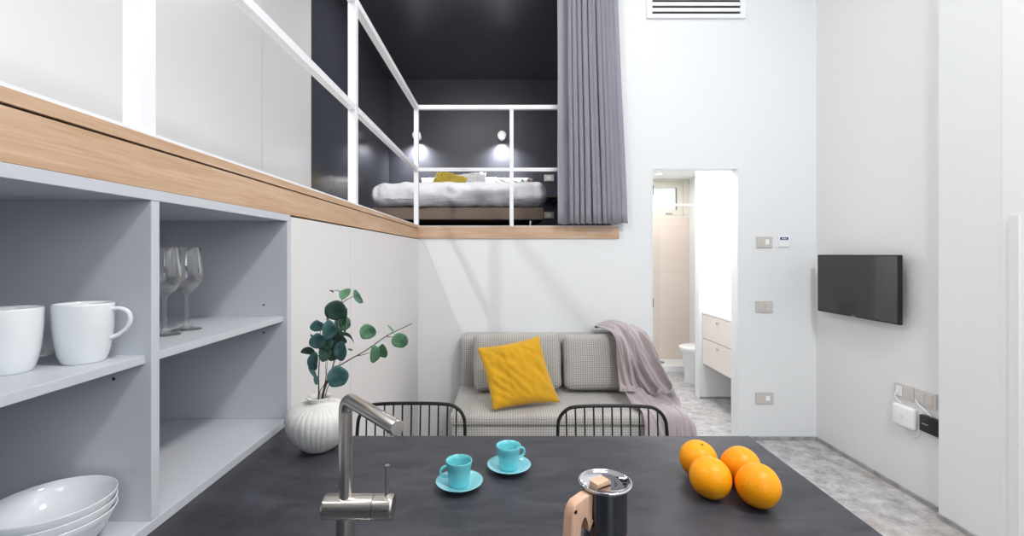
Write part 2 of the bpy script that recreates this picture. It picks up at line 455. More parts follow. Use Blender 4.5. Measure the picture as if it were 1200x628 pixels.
# bedroom shell, dark
BY = 6.4; BX0, BX1 = -1.588, 0.90
struct('wall_bedroom_back', B((BX0-0.1,BY,ZB1-0.004),(BX1+0.05,BY+0.1,3.87)), 'dark')
struct('wall_bedroom_left', B((BX0-0.1,D+0.02,ZB1-0.004),(BX0,BY,3.87)), 'darkside')
struct('wall_bedroom_right', B((BX1,D+0.1,ZB1-0.004),(BX1+0.05,BY,3.87)), 'dark')
struct('ceiling_bedroom', B((BX0-0.1,D+0.1,3.87),(BX1+0.05,BY+0.1,3.95)), 'darkceil')
# bathroom shell
BAX0, BAX1, BAY, BAZ = 0.96, 2.42, 6.0, 2.42
struct('wall_bathroom_left', B((BAX0-0.01,D+0.1,0),(BAX0,BAY,BAZ)), 'wall')
struct('wall_bathroom_right', B((BAX1,D+0.1,0),(BAX1+0.08,BAY+0.1,BAZ)), 'wall')
struct('ceiling_bathroom', B((BAX0-0.01,D+0.1,BAZ),(BAX1+0.08,BAY+0.1,BAZ+0.06)), 'ceil')
WX0, WX1, WZ0, WZ1, WF = 1.66, 2.345, 1.935, 2.395, 0.088
struct('wall_bathroom_tiles', B((BAX0,BAY,0),(BAX1,BAY+0.1,1.92)), 'tile')
bm = bmesh.new()
box(bm,(BAX0,BAY,1.92),(WX0,BAY+0.1,BAZ)); box(bm,(WX1,BAY,1.92),(BAX1,BAY+0.1,BAZ))
box(bm,(WX0,BAY,1.92),(WX1,BAY+0.1,WZ0)); box(bm,(WX0,BAY,WZ1),(WX1,BAY+0.1,BAZ))
struct('wall_bathroom_top', bm, 'cream')
w1 = struct('window_1', B((WX0,BAY+0.02,WZ0),(WX0+WF,BAY+0.08,WZ1),0.004), 'cream')
for lo, hi in (((WX1-WF,BAY+0.02,WZ0),(WX1,BAY+0.08,WZ1)), ((WX0+WF,BAY+0.02,WZ0),(WX1-WF,BAY+0.08,WZ0+WF)), ((WX0+WF,BAY+0.02,WZ1-WF),(WX1-WF,BAY+0.08,WZ1))):
    struct('window_frame', B(lo,hi,0.004), 'cream', w1)
struct('window_pane', B((WX0+WF,BAY+0.045,WZ0+WF),(WX1-WF,BAY+0.05,WZ1-WF)), 'pane', w1)
struct('window_handle', B((2.12,BAY+0.004,WZ0+0.03),(2.2,BAY+0.02,WZ0+0.046),0.003), 'grey_text', w1)
struct('window_gasket', B((WX1-WF-0.001,BAY+0.018,WZ0+WF),(WX1-WF+0.008,BAY+0.022,WZ1-WF)), 'black', w1)

# partition fin beside the vanity
struct('wall_partition', B((1.955,4.6,0),(BAX1,4.7,BAZ)), 'wall')
struct('baseboard_partition', B((1.955,4.59,0),(BAX1,4.6,0.02)), 'base')
# door lining and hinges
d1 = struct('door_1', B((DX0,D-0.004,0),(DX0+0.012,D+0.1,DZ)), 'wall')
struct('door_frame', B((DX1-0.012,D-0.004,0),(DX1,D+0.1,DZ)), 'wall', d1)
struct('door_frame', B((DX0+0.012,D-0.004,DZ-0.012),(DX1-0.012,D+0.1,DZ)), 'wall', d1)
for z in (1.943, 1.06):
    struct('hinge', B((DX0+0.012,D+0.01,z-0.035),(DX0+0.022,D+0.03,z+0.035)), 'black', d1)

# ------------------------------------------------------------------ left: worktop, shelf unit, cupboards
TZ = 0.916
bm = bmesh.new()
poly = [(-1.10,0.30),(0.708,0.30),(0.708,1.33),(-0.625,1.33),(-0.625,1.432),(-1.10,1.432)]
prism(bm, poly, (0,0,TZ-0.019), (1,0,0), (0,1,0), (0,0,1), 0.038, 0.0015)
tag(make('worktop', bm, 'slate', loc=(-0.2,0.8,TZ-0.038)), 'charcoal slate worktop with a long peninsula across the foreground', 'worktop')
t = thing('base_cabinet', 'white base cabinet carrying the dark worktop, under the sink side', 'cabinet', (0,0.6,0))
make('body', B((-1.08,0.34,0.10),(0.66,0.90,TZ-0.038),0.002), 'cab', t)
make('plinth', B((-1.08,0.38,0.0),(0.62,0.86,0.10)), 'base', t)
for k in range(3):
    d = make('door', B((-0.60+k*0.42,0.90,0.12),(-0.60+k*0.42+0.414,0.918,TZ-0.05),0.002), 'cab', t)
t = thing('low_cabinet', 'white low cabinet under the worktop end beside the vase', 'cabinet', (-0.87,1.17,0))
make('body', B((-1.08,0.905,0.0),(-0.66,1.43,TZ-0.038),0.002), 'cab', t)

# open shelf unit
SX0, SX1, SY0, SY1 = -1.09, XL, 0.31, 1.435
t = thing('shelf_unit', 'pale grey open shelf unit standing on the worktop under the oak band', 'shelf unit', (-0.87,0.87,TZ))
top, bot = ZB0, TZ
make('top_panel', B((SX0,SY0,top-0.021),(SX1,SY1,top-0.0005),0.001), 'shelf', t)
make('bottom_panel', B((SX0,SY0,bot+0.0005),(SX1,SY1,bot+0.020),0.001), 'shelf', t)
for y0, y1 in ((SY0,SY0+0.02),(SY1-0.022,SY1)):
    make('side_panel', B((SX0,y0,bot+0.02),(SX1,y1,top-0.021),0.001), 'shelf', t)
dv = make('divider', B((SX0,0.869,bot+0.02),(SX1-0.001,0.890,top-0.021),0.001), 'shelf', t)
make('back_panel', B((SX0-0.008,SY0,bot),(SX0,SY1,top-0.0005)), 'shelf', t)
for y0, y1 in ((SY0+0.02,0.869),(0.890,SY1-0.022)):
    make('shelf', B((SX0,y0,1.234),(SX1-0.012,y1,1.250),0.001), 'shelf', t)
# peg holes in divider and end panel
def hole(y, x, z):
    bm = bmesh.new(); tube(bm, [(x,y-0.0008,z),(x,y+0.0006,z)], 0.003, 10)
    make('peg_hole', bm, 'black', t)
for x, z in ((-0.735,1.2),(-0.735,1.285)): hole(SY1-0.022, x, z)
hole(0.869, -0.735, 1.205)

# tall flush cupboards to the far wall
cups = [(1.437,2.0,'flush white cupboard door behind the vase, nearer the open shelves','cupboard'),
        (2.003,D-0.002,'flush white cupboard door running into the far corner','cupboard')]
for y0, y1, lab, cat in cups:
    t = thing('tall_cupboard', lab, cat, (-0.9,(y0+y1)/2,0), 'flush cupboards under the loft')
    make('body', B((-1.1,y0,0.0),(XL-0.02,y1,ZB0-0.004)), 'cab', t)
    make('door', B((XL-0.0195,y0+0.001,0.03),(XL,y1-0.001,ZB0-0.006),0.001), 'cab', t)

# wardrobes on the loft, white gloss
ward = [(0.55,2.865,'wide white gloss wardrobe door above the open shelves'),
        (2.87,3.597,'narrow white gloss wardrobe door next to the dark bedroom wall')]
for y0, y1, lab in ward:
    t = thing('wardrobe', lab, 'wardrobe', (-1.8,(y0+y1)/2,ZB1-0.004), 'wardrobes on the loft')
    make('body', B((-2.09,y0,ZB1-0.004),(-1.521,y1,CEIL-0.01)), 'gloss', t)
    make('door', B((-1.52,y0+0.001,ZB1+0.02),(-1.5,y1-0.001,CEIL-0.02),0.001), 'gloss', t)

# ------------------------------------------------------------------ loft railing
t = thing('loft_railing', 'white square-tube railing around the loft edge', 'railing', (-0.68,2.0,ZB1))
RX0, RX1 = XL-0.036, XL-0.001
RZT, RZL = 2.605, 2.116
RY0, RY1 = D+0.012, D+0.046
make('base_rail', B((RX0,-0.2,ZB1),(RX1+0.003,RY1,ZB1+0.006)), 'steel_white', t)
for y in (-0.25, 0.845, 2.07):
    make('post', B((RX0,y,ZB1+0.006),(RX1,y+0.036,RZT-0.032),0.001), 'steel_white', t)
make('post', B((RX0,RY0,ZB1+0.006),(RX1,RY1,RZT-0.032),0.001), 'steel_white', t)
px = (599.5-590)/540*(D+0.02)
make('post', B((px-0.015,RY0+0.004,ZB1),(px+0.015,RY1-0.004,RZT-0.032),0.001), 'steel_white', t)
make('top_rail', B((RX0,-0.25,RZT-0.032),(RX1,RY0,RZT),0.001), 'steel_white', t)
make('top_rail', B((RX0,RY0,RZT-0.032),(OPX-0.001,RY1,RZT),0.001), 'steel_white', t)
ys = [-0.214,0.845,0.881,2.07,2.106,RY0]
for a, b in zip(ys[0::2], ys[1::2]):
    make('middle_rail', B((RX0+0.004,a,RZL-0.028),(RX1-0.002,b,RZL),0.001), 'steel_white', t)
make('middle_rail', B((RX1,RY0+0.004,RZL-0.028),(px-0.015,RY1-0.004,RZL),0.001), 'steel_white', t)
make('middle_rail', B((px+0.015,RY0+0.004,RZL-0.028),(OPX-0.001,RY1-0.004,RZL),0.001), 'steel_white', t)

# ------------------------------------------------------------------ curtain and track
def curtain():
    bm = bmesh.new()
    NU, NZ = 260, 26
    z0, z1 = 1.672, 4.13
    random.seed(4)
    # fold phase: broad flat panels at both ends, tight pleats between
    def ph(u):
        if u < 0.17: return u/0.17*0.5
        if u > 0.86: return 9.5+(u-0.86)/0.14*0.5
        x = (u-0.17)/0.69
        return 0.5+9*(x+0.018*math.sin(9*x)+0.012*math.sin(23*x))
    V = []
    for j in range(NZ+1):
        w = j/NZ; z = z0+(z1-z0)*w
        xl = 0.405 + 0.006*(1-w); xr = 0.868 + 0.075*max(0,(1-w*1.45))**1.0
        row = []
        for i in range(NU+1):
            u = i/NU
            p = ph(u)
            a = 0.036*(0.75+0.3*math.sin(p*1.7+1))
            y = 3.505 - a*math.cos(2*PI*p)*(0.55 if u<0.1 or u>0.93 else 1) 
            x = xl+(xr-xl)*u + 0.012*math.sin(4*PI*p)*(1 if 0.1<u<0.93 else 0) + 0.004*noise.noise(Vector((u*6,w*3,2)))
            y += 0.008*noise.noise(Vector((u*9,w*2.2,7)))
            row.append(bm.verts.new((x, y, z - (0.006*math.sin(p*2*PI) if j==0 else 0))))
        V.append(row)
    for j in range(NZ):
        for i in range(NU):
            bm.faces.new((V[j][i],V[j][i+1],V[j+1][i+1],V[j+1][i]))
    bmesh.ops.solidify(bm, geom=bm.faces[:], thickness=0.003)
    return bm
t = thing('curtain', 'long grey-lilac pleated curtain hanging beside the loft opening', 'curtain', (0.65,3.505,1.672))
make('drape', curtain(), 'curtain', t, smooth=True)
tr = make('curtain_track', B((-0.6,3.48,4.14),(0.95,3.53,4.2)), 'steel_white', loc=(0.2,3.5,4.2))
tag(tr, 'white ceiling track above the grey curtain', 'curtain track')

# ------------------------------------------------------------------ bed on the loft
FLZ = ZB1-0.004
t = thing('bed', 'low double bed with a taupe upholstered base in the dark loft', 'bed', (-0.44,5.3,FLZ))
make('base', B((-1.27,4.46,1.775),(0.39,6.33,1.895),0.012,3), 'bedbase', t, smooth=A35)
make('headboard', B((-1.10,6.335,1.70),(0.405,6.39,2.48),0.01,3), 'bedbase', t, smooth=A35)
for x, y in ((-1.2,4.6),(0.27,4.6),(-1.2,6.2),(0.27,6.2)):
    bm = bmesh.new(); tube(bm, [(x,y,FLZ),(x,y,1.78)], [0.014,0.018], 12)
    make('leg', bm, 'chrome', t, smooth=A35)
def duvet():
    bm = bmesh.new()
    softbox(bm, (-0.425,5.19,2.018), (1.70,1.64,0.235), n=50, rad=0.112, bulge=0.06)
    for v in bm.verts:
        c = v.co; 
        # hem waves and gathered folds along the front
        f = max(0, 1-(c.y-4.37)/0.25)
        side = max(0, (abs(c.x+0.425)-0.55)/0.3)
        c.y -= f*0.012*math.sin(c.x*38+3*noise.noise(c*5))*min(1,side+0.25)
        c += Vector((0,0,1))*0.026*noise.noise(Vector((c.x*5,c.y*4,1)))+Vector((0,0,1))*0.012*noise.noise(Vector((c.x*13,c.y*6,4)))
        c += Vector((0,-1,0))*(0.03*noise.noise(Vector((c.x*6,c.z*9,5)))+0.016*noise.noise(Vector((c.x*19+c.z*8,c.z*7,2))))*f
        if c.z < 1.96: c.z += 0.03*noise.noise(Vector((c.x*6,c.y*2,9)))
        c.z = max(c.z, 1.897)
    return bm
t = make('duvet', duvet(), 'linen', loc=(-0.425,5.19,1.9), smooth=True)
tag(t, 'rumpled white duvet spread over the bed in the loft', 'duvet')
def loose(name, lab, cat, cs, th, m, seed, grp=None, wr=0.01):
    bm = bmesh.new(); pillow(bm, *cs, th, seed=seed, wr=wr)
    lo = [min(c[i] for c in cs) for i in range(3)]
    o = make(name, bm, m, loc=((cs[2][0]+cs[3][0])/2,(cs[2][1]+cs[3][1])/2,lo[2]), smooth=True, weld=True)
    return tag(o, lab, cat, grp)
loose('bed_pillow', 'white bed pillow on the left, mostly behind the mustard cushion', 'pillow', [(-1.12,6.28,2.48),(-0.47,6.28,2.49),(-0.47,6.12,2.14),(-1.12,6.12,2.14)], 0.16, 'linen', 1, 'white bed pillows', 0.025)
loose('bed_pillow', 'white bed pillow on the right half of the loft bed', 'pillow', [(-0.40,6.28,2.49),(0.37,6.28,2.48),(0.37,6.12,2.14),(-0.40,6.12,2.14)], 0.16, 'linen', 2, 'white bed pillows', 0.025)
loose('bed_pillow', 'crumpled white bed pillow propped up in the middle of the loft bed', 'pillow', [(-0.72,6.00,2.46),(-0.22,6.02,2.53),(-0.20,5.88,2.185),(-0.74,5.88,2.185)], 0.10, 'linen', 5, 'white bed pillows', 0.035)
loose('throw_cushion', 'faded mustard cushion lying on the loft bed', 'cushion', [(-0.83,5.85,2.53),(-0.44,5.78,2.40),(-0.50,5.62,2.14),(-0.98,5.68,2.16)], 0.12, 'mustard2', 7, None, 0.02)

# bedside shelf and sockets on the dark wall
t = thing('bedside_shelf', 'dark bedside shelf to the right of the loft bed', 'shelf', (0.68,6.2,2.20))
make('board', B((0.50,6.0,2.185),(0.88,6.398,2.21),0.002), wood_mat('dark_wood',0,srgb(92,76,66),srgb(66,54,48)), t)
make('bracket', B((0.66,6.1,2.15),(0.69,6.398,2.185)), 'black', t)
for z, lab in ((2.50,'pale socket plate on the dark loft wall above the bedside shelf'),(1.985,'pale socket plate on the dark loft wall under the bedside shelf')):
    t = thing('wall_socket', lab, 'socket', (0.63,BY,z), 'loft wall sockets')
    make('plate', B((0.565,BY-0.01,z-0.045),(0.70,BY-0.0005,z+0.045),0.003), 'plate', t)
    make('insert', B((0.60,BY-0.012,z-0.025),(0.665,BY-0.010,z+0.025),0.001), 'plate_w', t)

# wall lamps
def wall_lamp(x, lab):
    z = 3.06
    t = thing('wall_lamp', lab, 'wall lamp', (x,BY,z), 'reading lamps over the bed')
    bm = bmesh.new(); tube(bm, [(x,BY-0.001,z),(x,BY-0.03,z)], 0.045, 24); make('wall_plate', bm, 'white_pl', t, smooth=A35)
    bm = bmesh.new(); tube(bm, [(x,BY-0.03,z),(x,BY-0.10,z)], 0.012, 12); make('arm', bm, 'white_pl', t, smooth=A35)
    bm = bmesh.new(); bmesh.ops.create_uvsphere(bm, u_segments=24, v_segments=16, radius=0.058, matrix=Matrix.Translation((x,BY-0.14,z)))
    make('globe', bm, 'opal', t, smooth=True)
    l = bpy.data.lights.new('lamp_glow','SPOT'); l.energy = 115; l.spot_size = math.radians(150); l.spot_blend = 1.0; l.shadow_soft_size = 0.05; l.color = (1,0.98,0.96)
    o = bpy.data.objects.new('lamp_glow', l); C.objects.link(o); o.location = (x,BY-0.13,z-0.065); o.rotation_euler = (math.radians(8),0,0)
wall_lamp(-1.18, 'round white wall lamp over the left side of the loft bed')
wall_lamp(-0.022, 'round white wall lamp over the right side of the loft bed')

# ------------------------------------------------------------------ far wall fittings
t = thing('air_vent', 'white slotted air vent high on the far wall', 'vent', (1.49,D,3.27))
make('backing', B((1.15,D-0.006,3.30),(1.835,D-0.001,3.50)), 'black', t)
fr = bmesh.new()
box(fr,(1.107,D-0.02,3.268),(1.876,D-0.0005,3.300),0.003); box(fr,(1.107,D-0.02,3.500),(1.876,D-0.0005,3.53),0.003)
box(fr,(1.107,D-0.02,3.300),(1.150,D-0.0005,3.500)); box(fr,(1.832,D-0.02,3.300),(1.876,D-0.0005,3.500))
make('frame', fr, 'white_pl', t)
for k in range(4):
    z = 3.318+k*0.045
    make('slat', B((1.15,D-0.018,z),(1.832,D-0.006,z+0.028),0.002), 'white_pl', t)

def plate(x0, x1, z0, z1, name, lab, cat, m, ins=None, grp=None):
    t = thing(name, lab, cat, ((x0+x1)/2,D,z0), grp)
    make('plate', B((x0,D-0.010,z0),(x1,D-0.0005,z1),0.002), m, t)
    for (a,b,c,d,mm,nm) in ins or []:
        make(nm, B((a,D-0.0125,c),(b,D-0.010,d),0.001), mm, t)
    return t
plate(1.962,2.085,1.493,1.577,'light_switch','pale grey switch plate with a lit button, left of the thermostat','light switch','plate',
      [(1.985,2.012,1.508,1.562,'plate','rocker'),(2.03,2.058,1.515,1.556,'white_dot','button')])
t = plate(2.132,2.222,1.497,1.583,'thermostat','small white thermostat with a blue display on the far wall','thermostat','white_pl',
      [(2.143,2.206,1.552,1.573,'blue_lcd','display')])
for k in range(3):
    make('digit', B((2.158+k*0.013,D-0.0132,1.557),(2.164+k*0.013,D-0.0125,1.568)), 'white_dot', t)
plate(1.956,2.088,0.99,1.078,'switch_plate','beige blank switch plate halfway down the far wall','switch','plate',
      [(1.972,2.02,1.005,1.063,'plate','rocker'),(2.024,2.072,1.005,1.063,'plate','rocker')])
plate(1.956,2.092,0.28,0.37,'wall_socket','beige socket plate low on the far wall beside the bathroom door','socket','plate',
      [(1.975,2.02,0.298,0.352,'plate','insert'),(2.032,2.065,0.306,0.344,'white_dot','insert')])

# ------------------------------------------------------------------ right wall: television, sockets, router
t = thing('television', 'black flat television on the right wall', 'television', (2.40,3.09,1.02))
make('housing', B((2.352,2.742,1.018),(2.378,3.452,1.437),0.004), 'black', t)
make('rear_bulge', B((2.378,2.86,1.05),(2.402,3.33,1.30),0.006), 'black', t)
make('screen', B((2.3505,2.750,1.030),(2.352,3.444,1.429)), 'screen', t)
make('logo', B((2.3500,3.08,1.0215),(2.352,3.115,1.0265)), 'grey_text', t)
make('bracket', B((2.402,3.0,1.10),(XR-0.0005,3.2,1.26)), 'black', t)

def rplate(y0,y1,z0,z1,lab,ins):
    t = thing('wall_socket', lab, 'socket', (XR,(y0+y1)/2,z0), 'sockets above the router')
    make('plate', B((XR-0.011,y0,z0),(XR-0.0005,y1,z1),0.002), 'plate', t)
    for a,b,c,d,mm in ins: make('insert', B((XR-0.0135,a,c),(XR-0.011,b,d),0.001), mm, t)
rplate(2.728,2.860,0.562,0.652,'beige socket plate right above the white router',[(2.745,2.785,0.577,0.637,'plate'),(2.80,2.842,0.577,0.637,'plate_w')])
rplate(2.580,2.709,0.565,0.654,'beige socket plate above the small black box',[(2.60,2.64,0.58,0.64,'plate'),(2.65,2.69,0.58,0.64,'plate')])
t = thing('router', 'white square router fixed to the right wall', 'router', (2.415,2.775,0.40))
make('case', B((2.398,2.700,0.402),(XR-0.0005,2.850,0.530),0.014,4), 'white_pl', t, smooth=A35)
make('logo', B((2.3972,2.767,0.462),(2.398,2.783,0.466)), 'grey_text', t)
t = thing('adapter_box', 'small black box beside the white router', 'adapter', (2.415,2.60,0.425))
make('case', B((2.400,2.537,0.426),(XR-0.0005,2.662,0.518),0.004,3), 'black', t, smooth=A35)
make('logo', B((2.3992,2.605,0.470),(2.400,2.645,0.4745)), 'grey_text', t)
def cable(name, lab, pts):
    bm = bmesh.new(); tube(bm, spline(pts,8), 0.0032, 8)
    return tag(make(name, bm, 'white_pl', loc=pts[0], smooth=True), lab, 'cable')
cable('power_cable', 'short white cable from socket down to the white router', [(2.415,2.822,0.606),(2.405,2.83,0.585),(2.408,2.825,0.56),(2.418,2.80,0.534)])
cable('power_cable', 'white cable from socket plate down to the black box', [(2.415,2.70,0.585),(2.405,2.67,0.57),(2.404,2.63,0.55),(2.415,2.60,0.522)])
cable('power_cable', 'white cable looping below the white router', [(2.425,2.79,0.400),(2.425,2.775,0.375),(2.425,2.74,0.362),(2.425,2.70,0.372),(2.425,2.685,0.41),(2.425,2.682,0.46),(2.425,2.68,0.52)])

# ------------------------------------------------------------------ bathroom
t = thing('vanity_unit', 'wall-hung warm white vanity with two drawers in the bathroom', 'vanity', (2.2,4.27,0.354))
make('body', B((2.003,3.93,0.356),(2.415,4.595,0.850)), 'vanity', t)
make('countertop', B((1.983,3.93,0.850),(2.415,4.597,0.872),0.002), 'white_pl', t)
for z0, z1 in ((0.356,0.606),(0.612,0.846)):
    d = make('drawer', B((1.985,3.935,z0),(2.003,4.592,z1),0.0015), 'vanity', t)
    bm = bmesh.new(); tube(bm, [(1.985,4.25,z1-0.045),(1.965,4.25,z1-0.045)], [0.008,0.012], 12)
    make('knob', bm, 'chrome', d, smooth=A35)
t = thing('wall_socket', 'white socket plate on the bright bathroom partition above the vanity', 'socket', (2.13,4.6,1.1))
make('plate', B((2.07,4.59,1.10),(2.19,4.5995,1.18),0.002), 'plate_w', t)
make('insert', B((2.10,4.588,1.12),(2.16,4.590,1.16),0.001), 'plate', t)

def ell_loft(bm, secs, seg=40):
    rings = []
    for cx,cy,z,a,b in secs:
        rings.append([bm.verts.new((cx+a*math.cos(2*PI*k/seg), cy+b*math.sin(2*PI*k/seg), z)) for k in range(seg)])
    for A,Bq in zip(rings,rings[1:]):
        for k in range(seg): bm.faces.new((A[k],A[(k+1)%seg],Bq[(k+1)%seg],Bq[k]))
    bm.faces.new(list(reversed(rings[0]))); bm.faces.new(rings[-1])
    return bm
t = thing('toilet', 'white toilet half hidden behind the bathroom partition', 'toilet', (2.2,5.2,0))
make('bowl', ell_loft(bmesh.new(), [(2.22,5.2,0,0.175,0.13),(2.22,5.2,0.05,0.175,0.13),(2.22,5.2,0.18,0.18,0.14),(2.21,5.2,0.30,0.195,0.165),(2.20,5.2,0.37,0.21,0.18),(2.20,5.2,0.375,0.205,0.175)]), 'ceramic', t, smooth=A35)
make('seat', ell_loft(bmesh.new(), [(2.20,5.2,0.376,0.21,0.18),(2.20,5.2,0.398,0.213,0.183),(2.20,5.2,0.404,0.20,0.17)]), 'white_pl', t, smooth=A35)
make('cistern', B((2.33,5.02,0.376),(2.415,5.38,0.78),0.02,3), 'ceramic', t, smooth=A35)
t = thing('shower_tray', 'low white shower tray at the back of the bathroom', 'shower tray', (1.7,5.8,0))
make('tray', B((0.97,5.6,0.001),(2.415,5.995,0.085),0.006), 'ceramic', t)
bm = bmesh.new(); tube(bm, [(1.97,5.78,0.085),(1.97,5.78,0.090)], 0.05, 24); make('drain', bm, 'chrome_darkened', t)
t = thing('shower_screen', 'clear glass shower screen with a white top rail in the bathroom', 'shower screen', (1.7,5.62,0.085))
make('pane', B((0.97,5.618,0.086),(1.90,5.626,2.03)), 'pane', t)
make('top_rail', B((0.965,5.61,2.03),(2.419,5.634,2.055),0.002), 'white_pl', t)
t = thing('ceiling_spot', 'small lit ceiling spot in the bathroom', 'ceiling light', (1.84,5.45,BAZ))
bm = bmesh.new(); lathe(bm, [(0.0,-0.001),(0.05,-0.001),(0.05,-0.03),(0.038,-0.03),(0.038,-0.012),(0,-0.012)], (1.84,5.45,BAZ), 28); make('ring', bm, 'white_pl', t, smooth=A35)
bm = bmesh.new(); lathe(bm, [(0.0,-0.013),(0.037,-0.013),(0.037,-0.028),(0,-0.028)], (1.84,5.45,BAZ), 24); make('bulb', bm, 'bulb', t)

# ------------------------------------------------------------------ sofa
t = thing('sofa', 'armless two-seat sofa in small grey check against the far wall', 'sofa', (0.37,3.2,0))
make('base', B((-0.315,2.785,0.06),(1.05,3.36,0.409),0.015,3), 'check', t, smooth=A35)
bm = bmesh.new(); softbox(bm, (0.3675,3.09,0.4425), (1.385,0.66,0.066), n=26, rad=0.028, bulge=0.12, wr=0.002, seed=2, thin=2)
for v in bm.verts: v.co.z = max(v.co.z, 0.4105)
make('seat_cushion', bm, 'check', t, smooth=True)
bm = bmesh.new(); softbox(bm, (0.3675,3.467,0.45), (1.385,0.20,0.79), n=30, rad=0.05, bulge=0.0, thin=1)
make('backrest', bm, 'check', t, smooth=True)
for x in (-0.25,0.98):
    for y in (2.85,3.5):
        bm = bmesh.new(); tube(bm, [(x,y,0),(x,y,0.06)], [0.018,0.022], 12); make('leg', bm, 'black', t, smooth=A35)
tilt = Matrix.Rotation(math.radians(-10), 3, 'X')
def back_cushion(cx, cz, w, h, rz, lab, seed):
    bm = bmesh.new()
    R = Matrix.Rotation(math.radians(rz),3,'Y') @ tilt
    softbox(bm, (cx,3.238,cz), (w,0.12,h), n=26, rad=0.05, bulge=0.38, wr=0.006, seed=seed, rot=R, thin=1)
    return tag(make('back_cushion', bm, 'check', loc=(cx,3.235,cz-h/2), smooth=True), lab, 'cushion', 'check sofa back cushions')
back_cushion(0.095,0.692,0.61,0.39,-1.5,'grey check back cushion behind the mustard pillow',1)
back_cushion(0.705,0.686,0.57,0.38,0.5,'grey check back cushion partly under the mauve throw',2)
loose('throw_pillow', 'mustard yellow square pillow leaning on the sofa', 'pillow',
      [(-0.175,2.985,0.835),(0.235,3.03,0.905),(0.362,2.935,0.497),(-0.065,2.80,0.490)], 0.125, 'mustard', 3, None, 0.011)

def throw():
    secs = [ # left edge, right edge
      ((0.70,3.548,0.868),(0.975,3.548,0.872)),
      ((0.69,3.48,0.882),(0.965,3.52,0.890)),
      ((0.685,3.36,0.890),(0.970,3.40,0.905)),
      ((0.715,3.215,0.880),(1.005,3.25,0.87)),
      ((0.745,3.125,0.80),(1.030,3.14,0.78)),
      ((0.752,3.07,0.68),(1.055,3.06,0.68)),
      ((0.750,3.03,0.57),(1.085,3.0,0.56)),
      ((0.745,2.985,0.500),(1.11,2.94,0.497)),
      ((0.785,2.90,0.494),(1.125,2.88,0.490)),
      ((0.82,2.80,0.492),(1.13,2.80,0.485)),
      ((0.83,2.745,0.465),(1.14,2.74,0.45)),
      ((0.835,2.735,0.36),(1.145,2.73,0.34)),
      ((0.835,2.735,0.18),(1.15,2.73,0.16)),
    ]
    Ls = spline([s[0] for s in secs], 11); Rs = spline([s[1] for s in secs], 11)
    NV = len(Ls); NU = 84
    bm = bmesh.new(); rows = []
    for j in range(NV):
        Lp, Rp = Ls[j], Rs[j]; v = j/(NV-1)
        tv = (Ls[min(j+1,NV-1)]-Ls[max(j-1,0)]).normalized()
        ac = (Rp-Lp).normalized(); n = tv.cross(ac); n.normalize()
        row = []
        for i in range(NU+1):
            u = i/NU
            p = Lp.lerp(Rp, u)
            front = min(1, max(0, (v-0.22)/0.10)) * (1-min(1, max(0, (v-0.60)/0.10)))   # the part hanging in front of the cushion
            seat = min(1, max(0, (v-0.60)/0.05)) * (1-min(1, max(0, (v-0.80)/0.06)))
            drop = min(1, max(0, (v-0.80)/0.06))
            # folds run down and to the right, fanning out from the upper left
            wx = u*1.25 - v*1.05 + 0.18*noise.noise(Vector((u*2.2,v*4,1)))
            wy = u*0.5 + v*1.6 + 0.25*noise.noise(Vector((u*2,v*3,6)))
            r1 = 1-abs(noise.noise(Vector((wx*3.9,wy*1.0,2.3))))*2.2
            r2 = 1-abs(noise.noise(Vector((wx*8.0,wy*2.4,9.1))))*2.2
            d = 0.006 + front*(0.072*max(0,r1)**1.5 + 0.022*max(0,r2)**1.4)
            d += (1-front)*0.007*max(0,r2) + seat*0.010*max(0,r1) + drop*0.012*max(0,r1)
            # soft bunch where the throw meets the seat
            d += 0.030*math.exp(-((v-0.60-0.02*math.sin(u*5))/0.028)**2)*(0.5+0.5*max(0,r1))
            # crest on top of the back
            if 0.02 < v < 0.34: p = p + Vector((0,0,0.050*math.sin(PI*min(1,u*1.15+0.05))**0.8*math.sin((v-0.02)/0.32*PI))) if u*1.15+0.05 < 1 else p
            if v > 0.58 and u > 0.78: p = p + Vector((0,0,-0.05*((u-0.78)/0.22)**1.5*min(1,(v-0.58)/0.08)))
            row.append(bm.verts.new(p+n*d))
        rows.append(row)
    for j in range(NV-1):
        for i in range(NU): bm.faces.new((rows[j][i],rows[j][i+1],rows[j+1][i+1],rows[j+1][i]))
    return bm
tb = make('throw_blanket', throw(), 'throw', loc=(0.95,2.9,0.5), smooth=True)
md = tb.modifiers.new('cloth_thickness','SOLIDIFY'); md.thickness = 0.004; md.offset = 0; md.use_even_offset = False
tag(tb, 'mauve-grey knitted throw draped over the right end of the sofa', 'blanket')

